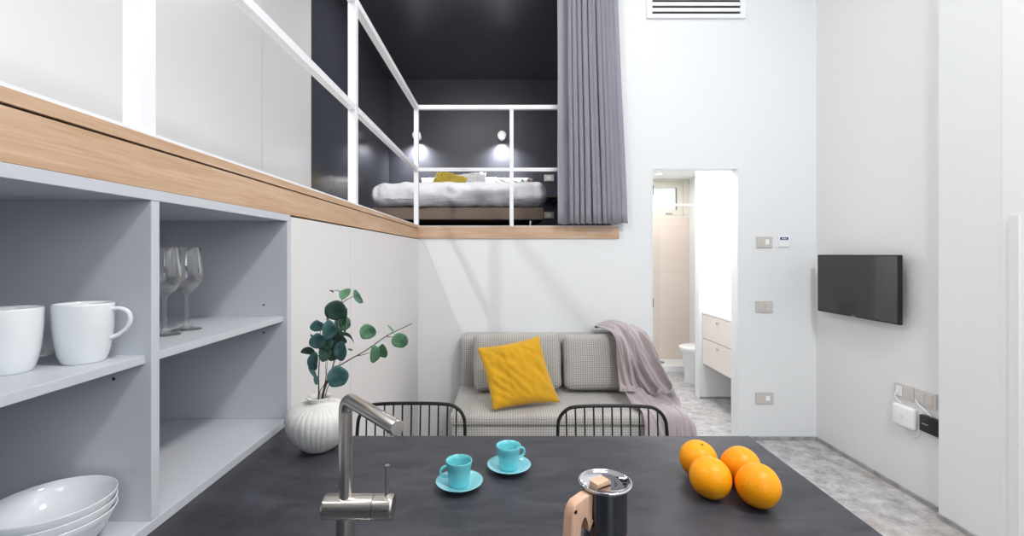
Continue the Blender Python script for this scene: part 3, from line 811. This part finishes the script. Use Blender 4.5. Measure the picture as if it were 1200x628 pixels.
# ------------------------------------------------------------------ wire chairs at the worktop
def wire_chair(cx, yb, lab):
    """counter chair; back at local y=0, seat towards -y"""
    t = thing('wire_chair', lab, 'chair', (cx,yb,0), 'black wire counter chairs')
    W, SZ, TOP = 0.178, 0.62, 0.942
    def mk(nm, bm): return make(nm, bm, 'black_wire', t, smooth=A35, world=False)
    hp = [(-W*0.93,-0.02,SZ),(-W*1.0,0.0,0.74),(-W*1.0,0.012,0.86),(-W*0.96,0.018,0.905),(-W*0.80,0.02,0.934),(-W*0.55,0.02,TOP),(0,0.02,TOP+0.002),
          (W*0.55,0.02,TOP),(W*0.80,0.02,0.934),(W*0.96,0.018,0.905),(W*1.0,0.012,0.86),(W*1.0,0.0,0.74),(W*0.93,-0.02,SZ)]
    mk('back_hoop', tube(bmesh.new(), spline(hp,8), 0.0058, 10))
    for k in range(11):
        f = -0.84+1.68*k/10
        zt = TOP if abs(f) < 0.55 else TOP-0.008*(abs(f)-0.55)/0.25 if abs(f) < 0.8 else 0.934-0.029*(abs(f)-0.8)/0.16+0.003
        x1 = f*W
        mk('back_rod', tube(bmesh.new(), [(x1*0.97,-0.02,SZ),(x1*0.99,0.004,0.76),(x1,0.019,zt-0.003)], 0.0027, 8))
    ring = []
    for k in range(40):
        a = 2*PI*k/40; c, s = math.cos(a), math.sin(a)
        ring.append((math.copysign(abs(c)**0.6,c)*W*1.02, -0.20+math.copysign(abs(s)**0.6,s)*0.185, SZ))
    mk('seat_ring', closed_tube(bmesh.new(), ring, 0.006))
    bm = bmesh.new()
    for k in range(13):
        x = -W*0.9+1.8*W*k/12; h = 0.18*(1-abs(x/W)**4*0.4)
        tube(bm, [(x,-0.20-h,SZ-0.001),(x,-0.20,SZ-0.008),(x,-0.20+h,SZ-0.001)], 0.0025, 6)
    for y in (-0.32,-0.2,-0.08): tube(bm, [(-W*1.0,y,SZ-0.004),(0,y,SZ-0.011),(W*1.0,y,SZ-0.004)], 0.0025, 6)
    mk('seat', bm)
    for sx in (-1,1):
        for y0, y1 in ((-0.35,-0.40),(-0.06,0.0)):
            mk('leg', tube(bmesh.new(), [(sx*W*0.85,y0,SZ),(sx*W*1.05,y1,0.0)], 0.008, 10))
    zr = 0.22; g = 1-zr/SZ
    q = [(sx*(W*0.85+W*0.20*g), y0+(y1-y0)*g, zr) for sx,y0,y1 in ((-1,-0.35,-0.40),(1,-0.35,-0.40),(1,-0.06,0.0),(-1,-0.06,0.0))]
    bm = bmesh.new()
    for a,b in zip(q,q[1:]+q[:1]): tube(bm,[a,b],0.005,8)
    mk('footrest', bm)
    return t
ch = wire_chair(-0.306, 1.515, 'black wire chair back right behind the steel tap')
dup(ch, (0.355,1.49,0), 0, 'black wire chair back in front of the sofa seat')

# ------------------------------------------------------------------ tap
t = thing('kitchen_tap', 'brushed steel kitchen tap with an angled straight spout', 'tap', (-0.257,0.75,TZ))
fx, fy = -0.257, 0.75
make('base', tube(bmesh.new(), [(fx,fy,TZ),(fx,fy,TZ+0.004),(fx,fy,TZ+0.004),(fx,fy,1.03)], [0.024,0.024,0.0145,0.0145], 32), 'brushed', t, smooth=A35)
bd = bmesh.new(); tube(bd, [(-0.292,fy,1.029),(-0.289,fy,1.029),(-0.289,fy,1.029),(-0.2115,fy,1.029)], [0.0175,0.0195,0.0195,0.0195], 40)
make('body', bd, 'brushed', t, smooth=A35)
bd = bmesh.new(); tube(bd, [(-0.2105,fy,1.029),(-0.182,fy,1.029),(-0.182,fy,1.029),(-0.179,fy,1.029)], [0.0195,0.0195,0.0195,0.0175], 40)
cap = make('mixer_cap', bd, 'brushed', t, smooth=A35)
make('lever', tube(bmesh.new(), [(-0.190,fy,1.045),(-0.1885,fy-0.002,1.098)], [0.0045,0.0042], 14), 'brushed', cap, smooth=A35)
def spout():
    zt = 1.207; d = Vector((0.115,-0.132,0)); L = d.length; d.normalize()
    pts = [Vector((fx,fy,1.04)), Vector((fx,fy,1.10)), Vector((fx,fy,zt-0.024))]
    for k in range(1,8):
        a = PI/2*k/8
        pts.append(Vector((fx,fy,zt-0.024))+d*0.024*(1-math.cos(a))+Vector((0,0,0.024*math.sin(a))))
    pts += [Vector((fx,fy,zt))+d*0.024, Vector((fx,fy,zt))+d*(L*0.5), Vector((fx,fy,zt))+d*(L-0.002), Vector((fx,fy,zt))+d*L]
    bm = bmesh.new(); tube(bm, pts, [0.0108]*(len(pts)-1)+[0.0095], 36)
    return bm, Vector((fx,fy,zt))+d*(L-0.016)
bm, tip = spout()
make('spout', bm, 'brushed', t, smooth=A35)
make('aerator', tube(bmesh.new(), [tip+Vector((0,0,-0.009)), tip+Vector((0,0,-0.0135))], 0.0078, 24), 'chrome', t, smooth=A35)

# ------------------------------------------------------------------ vase and eucalyptus
VX, VY = -0.498, 1.245
def vmod(a, r, z):
    if (r < 0.045 and z > 0.10) or z < 0.003: return 1
    w = a*17 + 1.1*math.sin(z*26+2*math.sin(a*3)) + 0.9*noise.noise(Vector((math.cos(a)*2.5,math.sin(a)*2.5,z*14)))
    return 1+0.022*(abs(math.sin(w))**0.55-0.6)+0.006*noise.noise(Vector((math.cos(a)*4,math.sin(a)*4,z*45)))
prof = [(0,0),(0.034,0),(0.041,0.003),(0.054,0.014),(0.067,0.030),(0.077,0.048),(0.083,0.066),(0.0855,0.083),(0.083,0.098),(0.075,0.110),(0.060,0.118),(0.044,0.1225),(0.030,0.125),
        (0.0265,0.128),(0.0275,0.134),(0.034,0.140),(0.032,0.1415),(0.024,0.136),(0.021,0.128),(0.022,0.115),(0.05,0.10),(0.06,0.06),(0.036,0.012),(0,0.010)]
bm = bmesh.new(); lathe(bm, [(r,z) for r,z in prof], (VX,VY,TZ), 272, vmod)
tag(make('vase', bm, 'vase', loc=(VX,VY,TZ), smooth=True), 'round white ribbed ceramic vase on the worktop', 'vase')

KZ = 0.00055
def P(zx, zy, dy=0.0):  # offsets measured from the vase mouth
    return Vector((VX+0.006+(zx-130)*KZ, VY+dy, TZ+0.142-(zy-562)*KZ))
def leaf(bm, c, a, b, ang, tilt, seed):
    """rounded cupped leaf, half sizes a,b, rotated in the picture plane then tilted"""
    R = Matrix.Rotation(ang,3,'Y') @ Matrix.Rotation(tilt[0],3,'X') @ Matrix.Rotation(tilt[1],3,'Z')
    N, RG = 24, 5
    a *= 1.08; b *= 1.08
    def pt(rr, k):
        th = 2*PI*k/N
        wob = 1+0.17*noise.noise(Vector((math.cos(th)*1.1,math.sin(th)*1.1,seed)))+0.05*noise.noise(Vector((math.cos(th)*2.6,math.sin(th)*2.6,seed+5)))
        x = math.cos(th)*rr*a*wob; z = math.sin(th)*rr*b*wob
        if math.sin(th) > 0: x *= 1-0.22*rr*math.sin(th)**4
        y = -0.38*a*(rr*math.cos(th))**2 + 0.2*b*rr*math.sin(th)*rr + 0.04*a*noise.noise(Vector((x*90,z*90,seed)))
        return Vector((x,y,z))
    for th_off in (0,):
        cv = bm.verts.new(c+R@Vector((0,0,0)))
        prev = None
        for g in range(1,RG+1):
            ring = [bm.verts.new(c+R@pt(g/RG,k)) for k in range(N)]
            for k in range(N):
                if prev is None: bm.faces.new((cv,ring[k],ring[(k+1)%N]))
                else: bm.faces.new((prev[k],ring[k],ring[(k+1)%N],prev[(k+1)%N]))
            prev = ring
def sprig(lab, stems, leaves, mats_r=0.0022):
    base = stems[0][0]
    t = thing('eucalyptus_sprig', lab, 'sprig', base, 'eucalyptus sprigs in the vase')
    for i, s in enumerate(stems):
        pts = spline(s, 8); n = len(pts); r0 = 0.0022 if i == 0 else 0.0013
        bm = bmesh.new(); tube(bm, pts, [r0*(1-0.6*k/(n-1)) for k in range(n)], 8)
        make('stem' if i == 0 else 'twig', bm, 'stem', t, smooth=True)
    for i,(x,y,dy,a,b,ang,tx,tz,m) in enumerate(leaves):
        bm = bmesh.new(); leaf(bm, P(x,y,dy), a*KZ, b*KZ, math.radians(ang), (math.radians(tx*2.0),math.radians(tz*2.2)), i*3.7+len(leaves))
        bmesh.ops.recalc_face_normals(bm, faces=bm.faces[:])
        bmesh.ops.solidify(bm, geom=bm.faces[:], thickness=0.0006)
        make('leaf', bm, 'leaf%d'%m, t, smooth=True)
mouth = lambda dx, dy: Vector((VX+dx, VY+dy, TZ+0.095))
sprig('tallest eucalyptus sprig rising upright from the vase', 
  [[mouth(0.004,0.004),P(140,545,0.004),P(165,470,0.01),P(190,380,0.01),P(205,280,0.0),P(215,190,-0.01),P(235,110,-0.01),P(235,60,-0.01)],
   [P(235,80,-0.01),P(222,45,-0.01),P(185,48,-0.01)], [P(228,110,-0.01),P(265,85,-0.005),P(300,70,0.0)],
   [mouth(0.009,0.006),P(150,545,0.006),P(172,490,0.012),P(205,430,0.006),P(225,390,0.0),P(240,340,-0.006)],
   [P(160,485,0.01),P(185,470,-0.004),P(222,455,-0.018)],[P(212,270,0.0),P(240,265,-0.01),P(262,262,-0.014)]],
  [(246,60,-0.01,33,20,-35,10,20,1),(312,74,0.0,20,36,-38,0,-10,2),(190,46,-0.01,11,4,30,20,0,3),(218,137,-0.02,48,44,10,8,5,3),(258,186,-0.012,38,52,-10,-5,-20,1),
   (185,230,-0.025,36,44,5,10,20,0),(165,181,-0.01,8,16,10,0,30,2),(276,261,-0.015,40,17,12,30,-10,1),(200,272,0.012,42,30,10,15,-10,3),(238,335,-0.01,40,42,-15,0,-12,0),
   (150,255,0.03,36,40,20,10,20,0),(215,215,0.03,36,34,0,-10,10,3),(165,375,0.035,28,34,10,20,15,3),(205,300,0.03,30,26,-20,10,0,0),(175,285,0.04,44,40,10,0,0,3),(282,330,-0.014,12,4,20,0,0,1),(222,455,-0.022,48,46,0,6,14,0),(175,330,0.02,26,36,-10,10,10,3)])
sprig('short eucalyptus sprig leaning left over the vase',
  [[mouth(-0.004,-0.003),P(120,545,-0.004),P(125,470,-0.012),P(130,400,-0.015),P(135,300,-0.02),P(140,220,-0.02)],
   [mouth(0.0,0.006),P(132,545,0.01),P(148,470,0.006),P(150,400,0.004),P(170,330,0.006)],[mouth(-0.006,0.002),P(122,545,0.0),P(150,500,-0.004),P(160,440,-0.006),P(165,380,-0.006)],
   [P(125,470,-0.012),P(110,450,-0.013),P(100,440,-0.014)],[P(132,360,-0.018),P(105,345,-0.02),P(85,335,-0.02)]],
  [(125,213,-0.02,31,25,10,5,10,0),(135,282,-0.03,33,38,0,12,5,0),(76,331,-0.02,34,20,40,10,20,3),(120,380,-0.03,34,40,0,5,-12,0),(96,438,-0.016,13,30,-20,5,30,0),
   (117,478,-0.016,12,20,-10,0,20,0),(98,264,-0.02,8,12,-30,0,30,0),(150,345,-0.01,30,40,0,0,20,3),(160,300,-0.012,34,30,20,5,10,3)])
sprig('long eucalyptus sprig reaching right with a bare twig',
  [[mouth(0.006,-0.002),P(138,545,0.0),P(175,450,0.005),P(240,402,0.01),P(340,345,0.015),P(440,275,0.02),P(500,245,0.02),P(570,212,0.02)],
   [P(290,372,0.012),P(330,365,0.012),P(360,355,0.012)],[P(440,277,0.02),P(470,280,0.02),P(500,285,0.02)]],
  [(350,249,0.01,37,35,-15,6,10,1),(386,357,0.008,27,40,10,5,20,1),(432,346,0.012,34,33,-20,5,-15,1),(505,296,0.02,38,35,0,5,8,1),(464,241,0.018,8,24,-30,0,30,1)])

# ------------------------------------------------------------------ cups and saucers
def ring_handle(bm, x0, zc, w, h, r, flat=1.0, zskew=0):
    pts = []
    for k in range(13):
        a = PI/2-PI*k/12
        pts.append((x0+w*math.cos(a)**0.8 if math.cos(a)>0 else x0, 0, zc+h*math.sin(a)))
    tube(bm, [(x0-0.004,0,zc+h)]+pts+[(x0-0.004+zskew,0,zc-h)], r, 10, True, flat)
def saucer(loc, lab):
    bm = bmesh.new()
    lathe(bm, [(0,0.003),(0.018,0.003),(0.020,0),(0.026,0),(0.028,0.003),(0.042,0.009),(0.0525,0.0155),(0.053,0.0168),(0.0515,0.0172),(0.040,0.0115),(0.027,0.0062),(0.022,0.0055),(0,0.0055)], (0,0,0), 64)
    o = make('saucer', bm, 'turq_l', world=False, smooth=True); o.location = loc
    return tag(o, lab, 'saucer', 'turquoise saucers')
def cup(loc, rz, lab):
    t = thing('espresso_cup', lab, 'cup', loc, 'turquoise espresso cups', rz)
    bm = bmesh.new()
    lathe(bm, [(0,0.001),(0.018,0.001),(0.0195,0),(0.0215,0.001),(0.0225,0.005),(0.0245,0.02),(0.0285,0.048),(0.0298,0.0555),(0.0293,0.0565),(0.0280,0.0562),(0.0262,0.048),(0.0222,0.02),(0.019,0.007),(0,0.005)], (0,0,0), 56)
    make('bowl', bm, 'turq', t, smooth=True, world=False)
    bm = bmesh.new(); ring_handle(bm, 0.0255, 0.034, 0.0165, 0.0115, 0.0032)
    make('handle', bm, 'turq', t, smooth=True, world=False)
saucer((-0.099,1.037,TZ), 'turquoise saucer nearer the tap')
saucer((0.0135,1.118,TZ), 'turquoise saucer nearer the far edge of the worktop')
cup((-0.100,1.037,TZ+0.0056), math.radians(196), 'turquoise espresso cup with handle to the left, nearer the tap')
cup((0.0125,1.118,TZ+0.0056), math.radians(22), 'turquoise espresso cup with handle to the right, farther back')

# ------------------------------------------------------------------ moka pot
mx, my = 0.168, 0.762
t = thing('moka_pot', 'polished steel moka pot with a pale wooden handle', 'moka pot', (mx,my,TZ))
bm = bmesh.new(); lathe(bm, [(0,0),(0.034,0),(0.0358,0.002),(0.0358,0.068),(0.0350,0.069),(0.0350,0.071),(0.0358,0.072),(0.0358,0.143),(0,0.143)], (mx,my,TZ), 64)
make('body', bm, 'chrome_darkened', t, smooth=A35)  # dark reflections put into the body's steel colour; same metal as the lid
bm = bmesh.new(); lathe(bm, [(0,0.1435),(0.037,0.1435),(0.0425,0.1455),(0.0438,0.1475),(0.0435,0.1500),(0.0415,0.1508),(0.0395,0.1495),(0.036,0.1475),(0.02,0.1462),(0,0.1458)], (mx,my,TZ), 64)
lid = make('lid', bm, 'chrome', t, smooth=True)
hd = Vector((-0.84,-0.54,0)).normalized(); hn = Vector((0,0,1)).cross(hd)
prism_pts = [(0.0345,0.141),(0.048,0.1425),(0.070,0.137),(0.0765,0.131),(0.0795,0.118),(0.0835,0.075),(0.086,0.022),(0.080,0.014),(0.071,0.018),(0.067,0.06),(0.064,0.10),(0.060,0.110),
             (0.053,0.1145),(0.0475,0.111),(0.0465,0.098),(0.0455,0.085),(0.0425,0.083),(0.0395,0.086),(0.0385,0.10),(0.0360,0.104)]
bm = bmesh.new(); prism(bm, prism_pts, (mx,my,TZ), hd, (0,0,1), hn, 0.019, 0.0035)
hdl = make('handle', bm, 'beech', t, smooth=A35)
q = Vector((mx,my,TZ))+hd*0.0725+Vector((0,0,0.124))
for s in (1,-1):
    bm = bmesh.new(); tube(bm, [q+hn*s*0.0085, q+hn*s*0.0098], 0.0032, 14); make('rivet', bm, 'black', hdl, smooth=A35)
# wooden thumb knob set on the lid
kc = Vector((mx,my,TZ+0.1462))+hd*0.010
bm = bmesh.new(); prism(bm, [(0.017,0.0003),(0.016,0.0075),(-0.008,0.0105),(-0.014,0.0045),(-0.014,0.0003)], kc, hd, (0,0,1), hn, 0.020, 0.002)
make('knob', bm, 'beech', lid, smooth=A35)

# ------------------------------------------------------------------ oranges
def orange(loc, rad, sq, rot, lab):
    t = thing('orange', lab, 'orange', loc, 'oranges on the worktop'); 
    bm = bmesh.new(); bmesh.ops.create_uvsphere(bm, u_segments=40, v_segments=24, radius=rad)
    for v in bm.verts:
        c = v.co.normalized()
        v.co *= 1+0.012*noise.noise(c*1.6+Vector((rad*900,0,0)))-0.035*max(0,(abs(c.z)-0.88)/0.12)**2
        v.co.z *= sq
    R = Matrix.Rotation(rot[0],4,'X') @ Matrix.Rotation(rot[1],4,'Y')
    bmesh.ops.transform(bm, matrix=R, verts=bm.verts[:])
    zm = min(v.co.z for v in bm.verts)
    bmesh.ops.translate(bm, verts=bm.verts[:], vec=(0,0,-zm))
    make('peel', bm, 'orange', t, smooth=True, world=False)
    bm = bmesh.new()
    tip = (R.to_3x3() @ Vector((0,0,rad*sq*0.968)))+Vector((0,0,-zm))
    n = (R.to_3x3() @ Vector((0,0,1)))
    tube(bm, [tip-n*0.001, tip+n*0.0012], 0.0028, 8)
    make('stem_scar', bm, 'scar', t, smooth=A35, world=False)
orange((0.460,1.088,TZ), 0.0425, 0.98, (0.3,0.1), 'orange at the back left of the group of four')
orange((0.446,0.994,TZ), 0.0430, 0.98, (-0.9,0.5), 'orange at the front left of the group of four')
orange((0.541,1.052,TZ), 0.0425, 0.97, (-0.8,-0.4), 'orange at the back right of the group of four')
orange((0.529,0.958,TZ), 0.0440, 0.98, (-1.1,-0.6), 'orange at the front right of the group of four')

# ------------------------------------------------------------------ mugs, glasses, bowls on the shelves
def mug(loc, rz, lab):
    t = thing('mug', lab, 'mug', loc, 'white mugs on the shelf', rz)
    bm = bmesh.new()
    lathe(bm, [(0,0.002),(0.026,0.002),(0.027,0),(0.0295,0.0),(0.031,0.003),(0.0355,0.015),(0.0395,0.036),(0.0420,0.065),(0.0432,0.101),(0.0428,0.1035),(0.0412,0.1035),(0.0402,0.10),(0.0385,0.065),(0.036,0.036),(0.031,0.014),(0.024,0.007),(0,0.006)], (0,0,0), 64)
    make('body', bm, 'ceramic', t, smooth=True, world=False)
    bm = bmesh.new()
    tube(bm, spline([(0.0405,0,0.092),(0.052,0,0.0925),(0.063,0,0.087),(0.0675,0,0.074),(0.064,0,0.059),(0.053,0,0.047),(0.0385,0,0.040)],8), 0.0062, 12, True, 0.62)
    make('handle', bm, 'ceramic', t, smooth=True, world=False)
mug((-0.742,0.815,1.2502), math.radians(20), 'white mug next to the shelf divider, its handle to the right')
mug((-0.797,0.740,1.2502), math.radians(101), 'white mug cut by the left edge of the photo')
def wine_glass(loc, lab):
    t = thing('wine_glass', lab, 'wine glass', loc, 'wine glasses on the shelf')
    foot = [(0,0.0),(0.033,0.0),(0.0335,0.0012),(0.031,0.0022),(0.016,0.0055),(0.006,0.011),(0.0042,0.020)]
    up = [(0.0040,0.05),(0.0042,0.082),(0.0062,0.0905),(0.013,0.097),(0.026,0.109),(0.0345,0.127),(0.0372,0.147),(0.0355,0.172),(0.0305,0.207),
          (0.0298,0.208),(0.0291,0.207),(0.0341,0.172),(0.0358,0.147),(0.0331,0.128),(0.025,0.1115),(0.012,0.100),(0,0.097)]
    bm = bmesh.new(); lathe(bm, foot+up, (0,0,0), 56)
    make('glass', bm, 'wineglass', t, smooth=True, world=False)
wine_glass((-0.800,1.163,1.2502), 'wine glass standing fully in view on the shelf')
wine_glass((-0.798,1.085,1.2502), 'wine glass half hidden behind the shelf divider')
def serving_bowl(loc, lab):
    bm = bmesh.new()
    lathe(bm, [(0,0.002),(0.030,0.002),(0.031,0),(0.034,0),(0.036,0.003),(0.052,0.013),(0.069,0.031),(0.080,0.052),(0.0853,0.0655),(0.0848,0.0668),(0.0833,0.0665),(0.078,0.0535),(0.067,0.034),(0.050,0.0165),(0.030,0.0065),(0,0.005)], (0,0,0), 72)
    o = make('serving_bowl', bm, 'ceramic_b', world=False, smooth=True); o.location = loc
    return tag(o, lab, 'bowl', 'stack of white bowls')
bx, by, bz = -0.756, 0.772, TZ+0.0202
serving_bowl((bx,by,bz), 'white bowl at the bottom of the stack on the lowest shelf')
serving_bowl((bx,by,bz+0.0135), 'white bowl in the middle of the stack on the lowest shelf')
serving_bowl((bx,by,bz+0.027), 'white bowl on top of the stack on the lowest shelf')

# ------------------------------------------------------------------ light
def area(name, loc, rot, sx, sy, e, col=(1,1,1), spread=None):
    l = bpy.data.lights.new(name,'AREA'); l.shape='RECTANGLE'; l.size=sx; l.size_y=sy; l.energy=e; l.color=col
    if spread: l.spread = spread
    o = bpy.data.objects.new(name,l); C.objects.link(o); o.location=loc; o.rotation_euler=rot; return o
area('ceiling_panel', (0.9,2.2,CEIL-0.03), (0,0,0), 1.0, 0.8, 20, (1,0.985,0.965))
area('kitchen_panel', (1.4,0.0,CEIL-0.03), (0,0,0), 0.4, 0.4, 92, (1,0.985,0.965))
area('window_daylight', (1.3,-2.62,2.8), (math.radians(90),0,0), 1.75, 2.15, 48, (0.86,0.93,1.0))
l = bpy.data.lights.new('loft_spot','SPOT'); l.energy = 120; l.spot_size = math.radians(150); l.spot_blend = 0.6; l.shadow_soft_size = 0.035
o = bpy.data.objects.new('loft_spot', l); C.objects.link(o); o.location = (-1.42,0.3,3.55); o.rotation_euler = (math.radians(40),0,math.radians(-35))
area('bedroom_fill', (-0.4,4.05,3.85), (math.radians(20),0,0), 1.2, 0.3, 38, (1,0.99,0.98))  # unseen fill light, added to brighten the bed and back wall
area('bathroom_panel', (1.7,4.1,BAZ-0.02), (0,0,0), 0.6, 0.5, 30, (1,0.99,0.97))
area('shower_panel', (1.84,5.45,BAZ-0.04), (0,0,0), 0.3, 0.3, 9, (1,0.97,0.94))

w = bpy.data.worlds.new('sky'); bpy.context.scene.world = w; w.use_nodes = True
bg = w.node_tree.nodes['Background']; bg.inputs[0].default_value = (0.86,0.94,1,1); bg.inputs[1].default_value = 1.6

# ------------------------------------------------------------------ camera
cam = bpy.data.cameras.new('camera'); cam.sensor_width = 36; cam.lens = 540/1200*36
cam.shift_x = 10/1200; cam.shift_y = -16/1200; cam.clip_start = 0.02
o = bpy.data.objects.new('camera', cam); C.objects.link(o)
o.location = (0,0,1.44); o.rotation_euler = (PI/2,0,0)
sc = bpy.context.scene; sc.camera = o
sc.view_settings.view_transform = 'Standard'; sc.view_settings.look = 'None'; sc.view_settings.gamma = 1
sc.view_settings.use_curve_mapping = False; sc.view_settings.exposure = -0.17
sc.cycles.use_denoising = True
sc.cycles.max_bounces = 10; sc.cycles.diffuse_bounces = 5; sc.cycles.caustics_refractive = False; sc.cycles.caustics_reflective = False
